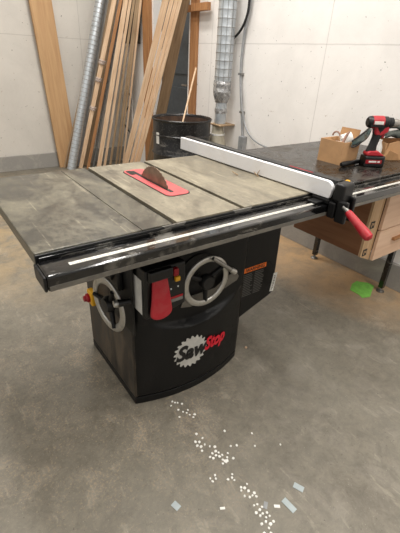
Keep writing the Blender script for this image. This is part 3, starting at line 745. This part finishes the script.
# second box
f2 = at(389, 161, z=H); 
b2 = thing('cardboard_tray', 'torn tan cardboard box under the dark gloves at the right edge', 'box', (f2.x+.03, f2.y+.02, H))
T2 = Matrix.Translation((f2.x+.03, f2.y+.02, H)) @ rotz(-.5)
m_ = MB()
m_.prism([T2 @ Vector(p) for p in ((-.03, 0, 0), (.22, 0, 0), (.22, 0, .08), (.10, 0, .085), (.03, 0, .10), (-.02, 0, .085))], (0.001, .004, 0))
m_.box(-.03, -.026, .005, .15, 0, .085, T2).box(-.03, .22, .15, .154, 0, .09, T2).box(.216, .22, .005, .15, 0, .08, T2).box(-.026, .216, .005, .15, 0, .003, T2)
m_.build('box_walls', 'card', b2)
pbg = at(377, 151, y=.20)
MB().prism([T2 @ Vector(p) for p in ((-.045, -.02, 0), (.05, -.02, 0), (.035, -.02, .035), (-.02, -.02, .055))], (0, .018, 0)).build('loose_flap', 'card_in', b2, .002)
o = MB().lathe([(0, 0), (.022, 0), (.022, .06), (.012, .085), (.012, .10), (0, .10)], axis_mat(T2 @ Vector((-.062, .03, 0)), (.0, .0, 1)), 20).build('small_bottle', 'plastic_w', smooth=True, root=tuple(T2 @ Vector((-.052, .02, 0)))); tag(o, 'small white bottle behind the drill handle', 'bottle')
# gloves
def glove(name, c_, ang, label, sc=1.0, flip=1):
    mt = Matrix.Translation(c_) @ rotz(ang) @ Matrix.Scale(sc, 4)
    m_ = MB(); 
    def T(p): return mt @ Vector(p)
    for k in range(5): m_.tube([T((-.07, -.036+.018*k, 0)), T((-.02, -.036+.018*k, .012)), T((.03, -.034+.017*k, .006))], [.017, .018, .014], 10)
    for k, (ln, y) in enumerate(((.060, -.036), (.072, -.013), (.066, .011), (.05, .034))):
        m_.tube([T((.015, y*.9*flip, .006)), T((.045, y*flip, .014)), T((.045+ln*.5, y*1.1*flip, .010)), T((.045+ln, y*1.15*flip, -.004))], [.012, .0115, .010, .006], 10)
    m_.tube([T((-.03, -.04*flip, 0)), T((-.005, -.068*flip, .006)), T((.02, -.082*flip, -.004))], [.015, .012, .007], 10)
    o = m_.build(name, 'glove', smooth='all', root=tuple(c_))
    r_ = o.modifiers.new('r', 'REMESH'); r_.mode = 'VOXEL'; r_.voxel_size = .0035; r_.use_smooth_shade = True
    s_ = o.modifiers.new('s', 'SMOOTH'); s_.iterations = 4; s_.factor = .5
    return tag(o, label, 'glove', 'work gloves on the cardboard')
glove('work_glove', T2 @ Vector((.045, .05, .118)), -.5+PI, 'dark grey knit work glove, lower one of the pair on the torn box', 1.0)
glove('work_glove', T2 @ Vector((.105, .09, .150)), -1.0+PI, 'dark grey knit work glove, upper one of the pair on the torn box', 1.0, -1)
# drill driver
dp = at(371, 166, z=H)
dr_ = thing('cordless_drill', 'red and black cordless drill standing on its battery, chuck pointing right', 'drill', (dp.x, dp.y, H))
da = -.56; SC = .90
TD = Matrix.Translation((dp.x, dp.y, H)) @ rotz(da) @ Matrix.Scale(SC, 4)
def TT(p): return TD @ Vector(p)
bp = [(-.062, -.036), (.05, -.036), (.062, -.02), (.062, .02), (.05, .036), (-.062, .036)]
MB().prism([TT((x, y, .0)) for x, y in bp], (0, 0, .060*SC)).build('battery', 'blackp', dr_, .007, seg=3)
MB().box(-.058, .035, -.0375, -.036, .022, .042, TD).build('battery_stripe', 'red2', dr_)
MB().box(-.04, .004, -.0382, -.0376, .028, .037, TD).box(.010, .024, -.0382, -.0376, .028, .037, TD).build('battery_print', 'label', dr_)
MB().prism([TT(p) for p in ((-.055, -.030, .061), (.05, -.030, .061), (.03, -.030, .074), (.008, -.030, .088), (-.040, -.030, .088), (-.055, -.030, .078))], TD.to_3x3() @ Vector((0, .06, 0))).build('battery_foot', 'red', dr_, .006, seg=3)
hp = [TT(p) for p in ((-.026, 0, .082), (-.022, 0, .115), (-.014, 0, .155), (-.008, 0, .19), (-.008, 0, .215))]
def oval(pts, rx, ry, n=16):
    m_ = MB(); rings = []; ux_ = (TD.to_3x3() @ Vector((1, 0, 0))).normalized(); uy_ = (TD.to_3x3() @ Vector((0, 1, 0))).normalized()
    for p, a, b in zip(pts, rx, ry): rings.append([m_.b.verts.new(p+ux_*a*math.cos(2*PI*k/n)+uy_*b*math.sin(2*PI*k/n)) for k in range(n)])
    for a, b in zip(rings, rings[1:]):
        for k in range(n): m_.b.faces.new((a[k], a[(k+1) % n], b[(k+1) % n], b[k]))
    m_.b.faces.new(rings[0][::-1]); m_.b.faces.new(rings[-1]); return m_
oval(hp, [.026, .021, .021, .027, .036], [.020, .018, .018, .020, .024]).build('grip', 'rubber', dr_, smooth=True)
MB().prism([TT(p) for p in ((-.032, -.0215, .172), (.000, -.0215, .168), (.038, -.0215, .188), (.040, -.0215, .215), (-.042, -.0215, .215)) ], TD.to_3x3() @ Vector((0, .043, 0))).build('grip_collar', 'red', dr_, .006, seg=3)
MB().prism([TT(p) for p in ((.014, -.008, .152), (.028, -.008, .157), (.028, -.008, .190), (.010, -.008, .190))], TD.to_3x3() @ Vector((0, .016, 0))).build('trigger', 'red2', dr_, .003)
ZB = .236; md = Matrix.Rotation(PI/2, 4, 'Y')
def barrel(prof, name, mat, n=24):
    return MB().lathe(prof, TD @ Matrix.Translation((-.026, 0, ZB)) @ md, n).build(name, mat, dr_, smooth=True)
barrel([(0, -.060), (.022, -.058), (.029, -.050), (.031, -.035), (0, -.035)], 'rear_cap', 'blackp')
barrel([(0, -.036), (.0315, -.036), (.033, -.015), (.033, .025), (0, .026)], 'motor_housing', 'red')
MB().box(-.059, -.008, -.0345, -.0315, ZB-.008, ZB+.008, TD).build('housing_badge', 'label', dr_, .001)
MB().box(-.075, .0, -.0335, -.030, ZB-.022, ZB-.010, TD).build('housing_band', 'blackp', dr_, .001)
barrel([(0, .025), (.031, .025), (.031, .05), (.026, .055), (0, .055)], 'gearbox', 'blackp')
barrel([(0, .055), (.025, .055), (.026, .062), (.026, .080), (.022, .084), (0, .084)], 'torque_collar', 'rubber')
barrel([(0, .084), (.021, .084), (.021, .105), (.014, .122), (.007, .124), (0, .124)], 'chuck', 'chuck')

# ------------------------------------------------------------------ bits on the floor
random.seed(11)
trail = [((172, 404), 5, 7), ((182, 411), 6, 6), ((193, 416), 3, 4), ((197, 441), 6, 7), ((207, 446), 6, 7), ((216, 455), 5, 10), ((225, 459), 5, 9), ((213, 479), 4, 5), ((232, 475), 8, 5), ((243, 489), 4, 8), ((251, 495), 4, 8), ((256, 507), 4, 6), ((262, 515), 4, 7), ((270, 522), 4, 8), ((268, 530), 5, 4), ((238, 450), 22, 4), ((280, 446), 3, 1), ((222, 435), 14, 3)]
base_me = []
for k in range(3):
    m_ = MB(); bmesh.ops.create_icosphere(m_.b, subdivisions=1, radius=.0056)
    for v in m_.b.verts: v.co *= random.uniform(.75, 1.15); v.co.z *= .6
    base_me.append(m_.build('foam_chip', 'foam'))
first = list(base_me); cnt = 0; used = []
for (cxp, cyp), sp_, n_ in trail:
    for _ in range(round(n_*.78)):
        for tries in range(20):
            q = at(cxp+random.gauss(0, sp_*.6), cyp+random.gauss(0, sp_*.5), z=.0024)
            if all((q-u_).length > .0115 for u_ in used): break
        else: continue
        used.append(q)
        if first: o = first.pop()
        else: o = base_me[cnt % 3].copy(); C.objects.link(o)
        o.location = q; o.rotation_euler = (0, 0, random.uniform(0, 6.28)); o.scale = (1,)*3; s = random.uniform(.75, 1.2); o.scale = (s, s, 1)
        tag(o, 'tiny white foam chip in the trail across floor from the cabinet front', 'foam chip', 'white foam chips trailing across the floor'); cnt += 1
def scrap(name, px, py, l, w_, ang, mat, label, cat='scrap'):
    p = at(px, py, z=0); e_ = at(px+3*math.cos(ang), py+3*math.sin(ang), z=0)-p; ang = math.atan2(e_.y, e_.x)
    o = MB().box(-l/2, l/2, -w_/2, w_/2, .0005, .0025, Matrix.Translation((p.x, p.y, 0)) @ rotz(ang)).build(name, mat, bevel=.0004, root=(p.x, p.y, 0))
    return tag(o, label, cat, 'pale scraps on the floor')
scrap('laminate_scrap', 176, 506, .028, .021, .75, 'scrap', 'pale blue square scrap lying alone left of the foam trail')
scrap('laminate_scrap', 289, 505.5, .050, .021, .80, 'scrap', 'long pale blue scrap, largest of those right of foam trail')
scrap('laminate_scrap', 298.5, 487.5, .036, .021, .50, 'scrap', 'pale blue rectangular scrap farthest right of the foam trail')
scrap('laminate_scrap', 265.5, 505.5, .024, .013, 1.7, 'conduit', 'small grey scrap standing beside the foam trail end')
scrap('foam_offcut', 277, 506.5, .020, .010, .05, 'foam', 'small white offcut between the grey and the long blue scraps', 'offcut')
scrap('foam_offcut', 222.5, 508.5, .017, .008, -.1, 'foam', 'small white offcut lying left of the foam trail end', 'offcut')
scrap('foam_offcut', 226, 461, .018, .010, -.2, 'foam', 'larger white flake in the middle of the foam trail', 'offcut')
gp = [at(*q, z=.001) for q in ((350, 290), (352, 284), (357, 281), (360, 282), (368, 283), (374, 286), (372, 291), (370, 297), (362, 298), (359, 295))]
o = MB().prism(gp, (0, 0, .0015)).build('green_tape', 'green', root=tuple(gp[0])); tag(o, 'bright green piece of tape stuck on floor near the bench leg', 'tape')
p = at(246, 347.5, z=.004)
m_ = MB(); bmesh.ops.create_icosphere(m_.b, subdivisions=1, radius=.009)
for v in m_.b.verts: v.co *= random.uniform(.7, 1.1); v.co.z *= .45; v.co += p
o = m_.build('wood_chip', 'pine', root=tuple(p)); tag(o, 'single tan wood chip on the floor right of the cabinet', 'wood chip')
# splinters on table by the fence
for k, (a_, b_2, lb_) in enumerate((((238, 175), (232, 171), 'pale splinter lying against the white fence face, farthest from camera'), ((262, 176), (256, 171), 'curled pale splinter, middle one against the white fence'), ((263, 175), (265, 169), 'upright pale splinter, nearest one against the white fence'))):
    q0 = at(*a_, z=H+.002); q1 = at(*b_2, x=q0.x-.004); q0.x = min(q0.x, FX-.006); q1.x = min(q1.x, FX-.004)
    o = MB().tube([q0, q0.lerp(q1, .5)+Vector((-.004, 0, .001)), q1], [.002, .0025, .001], 6).build('splinter', 'oldwood', root=tuple(q0)); tag(o, lb_, 'splinter', 'splinters by the fence')

# ------------------------------------------------------------------ light
def lamp(x, y, sx, sy_, e, col=(1, .97, .92)):
    L = bpy.data.lights.new('ceiling_lamp', 'AREA'); L.shape = 'RECTANGLE'; L.size = sx; L.size_y = sy_; L.energy = e; L.color = col
    o = bpy.data.objects.new('ceiling_lamp', L); C.objects.link(o); o.location = (x, y, 3.5)
for k, (x, y, e) in enumerate(((1.3, 2.2, 56), (.5, .9, 46), (1.2, -1.2, 74), (-2.0, 1.2, 34), (-2.0, -1.8, 34))):
    lamp(x, y, .25, 2.0, e)
    t_ = thing('ceiling_light', ['ceiling light fitting above the drum', 'ceiling light fitting above the saw', 'ceiling light fitting in front of the saw', 'ceiling light fitting left of the saw', 'ceiling light fitting behind the camera'][k], 'ceiling light', (x, y, 3.56))
    MB().box(x-.15, x+.15, y-1.05, y+1.05, 3.56, 3.62).build('housing', 'plastic_w', t_, .01)
    MB().tube([(x, y-.8, 3.62), (x, y-.8, 3.7)], .006).tube([(x, y+.8, 3.62), (x, y+.8, 3.7)], .006).build('hanger', 'steel', t_)
wd = bpy.data.worlds.new('world'); bpy.context.scene.world = wd; wd.use_nodes = True
bg = wd.node_tree.nodes['Background']; bg.inputs[0].default_value = (1, .97, .93, 1); bg.inputs[1].default_value = .55
vs_ = bpy.context.scene.view_settings; vs_.view_transform = 'Standard'; vs_.look = 'None'; vs_.exposure = 0.0; vs_.gamma = 1
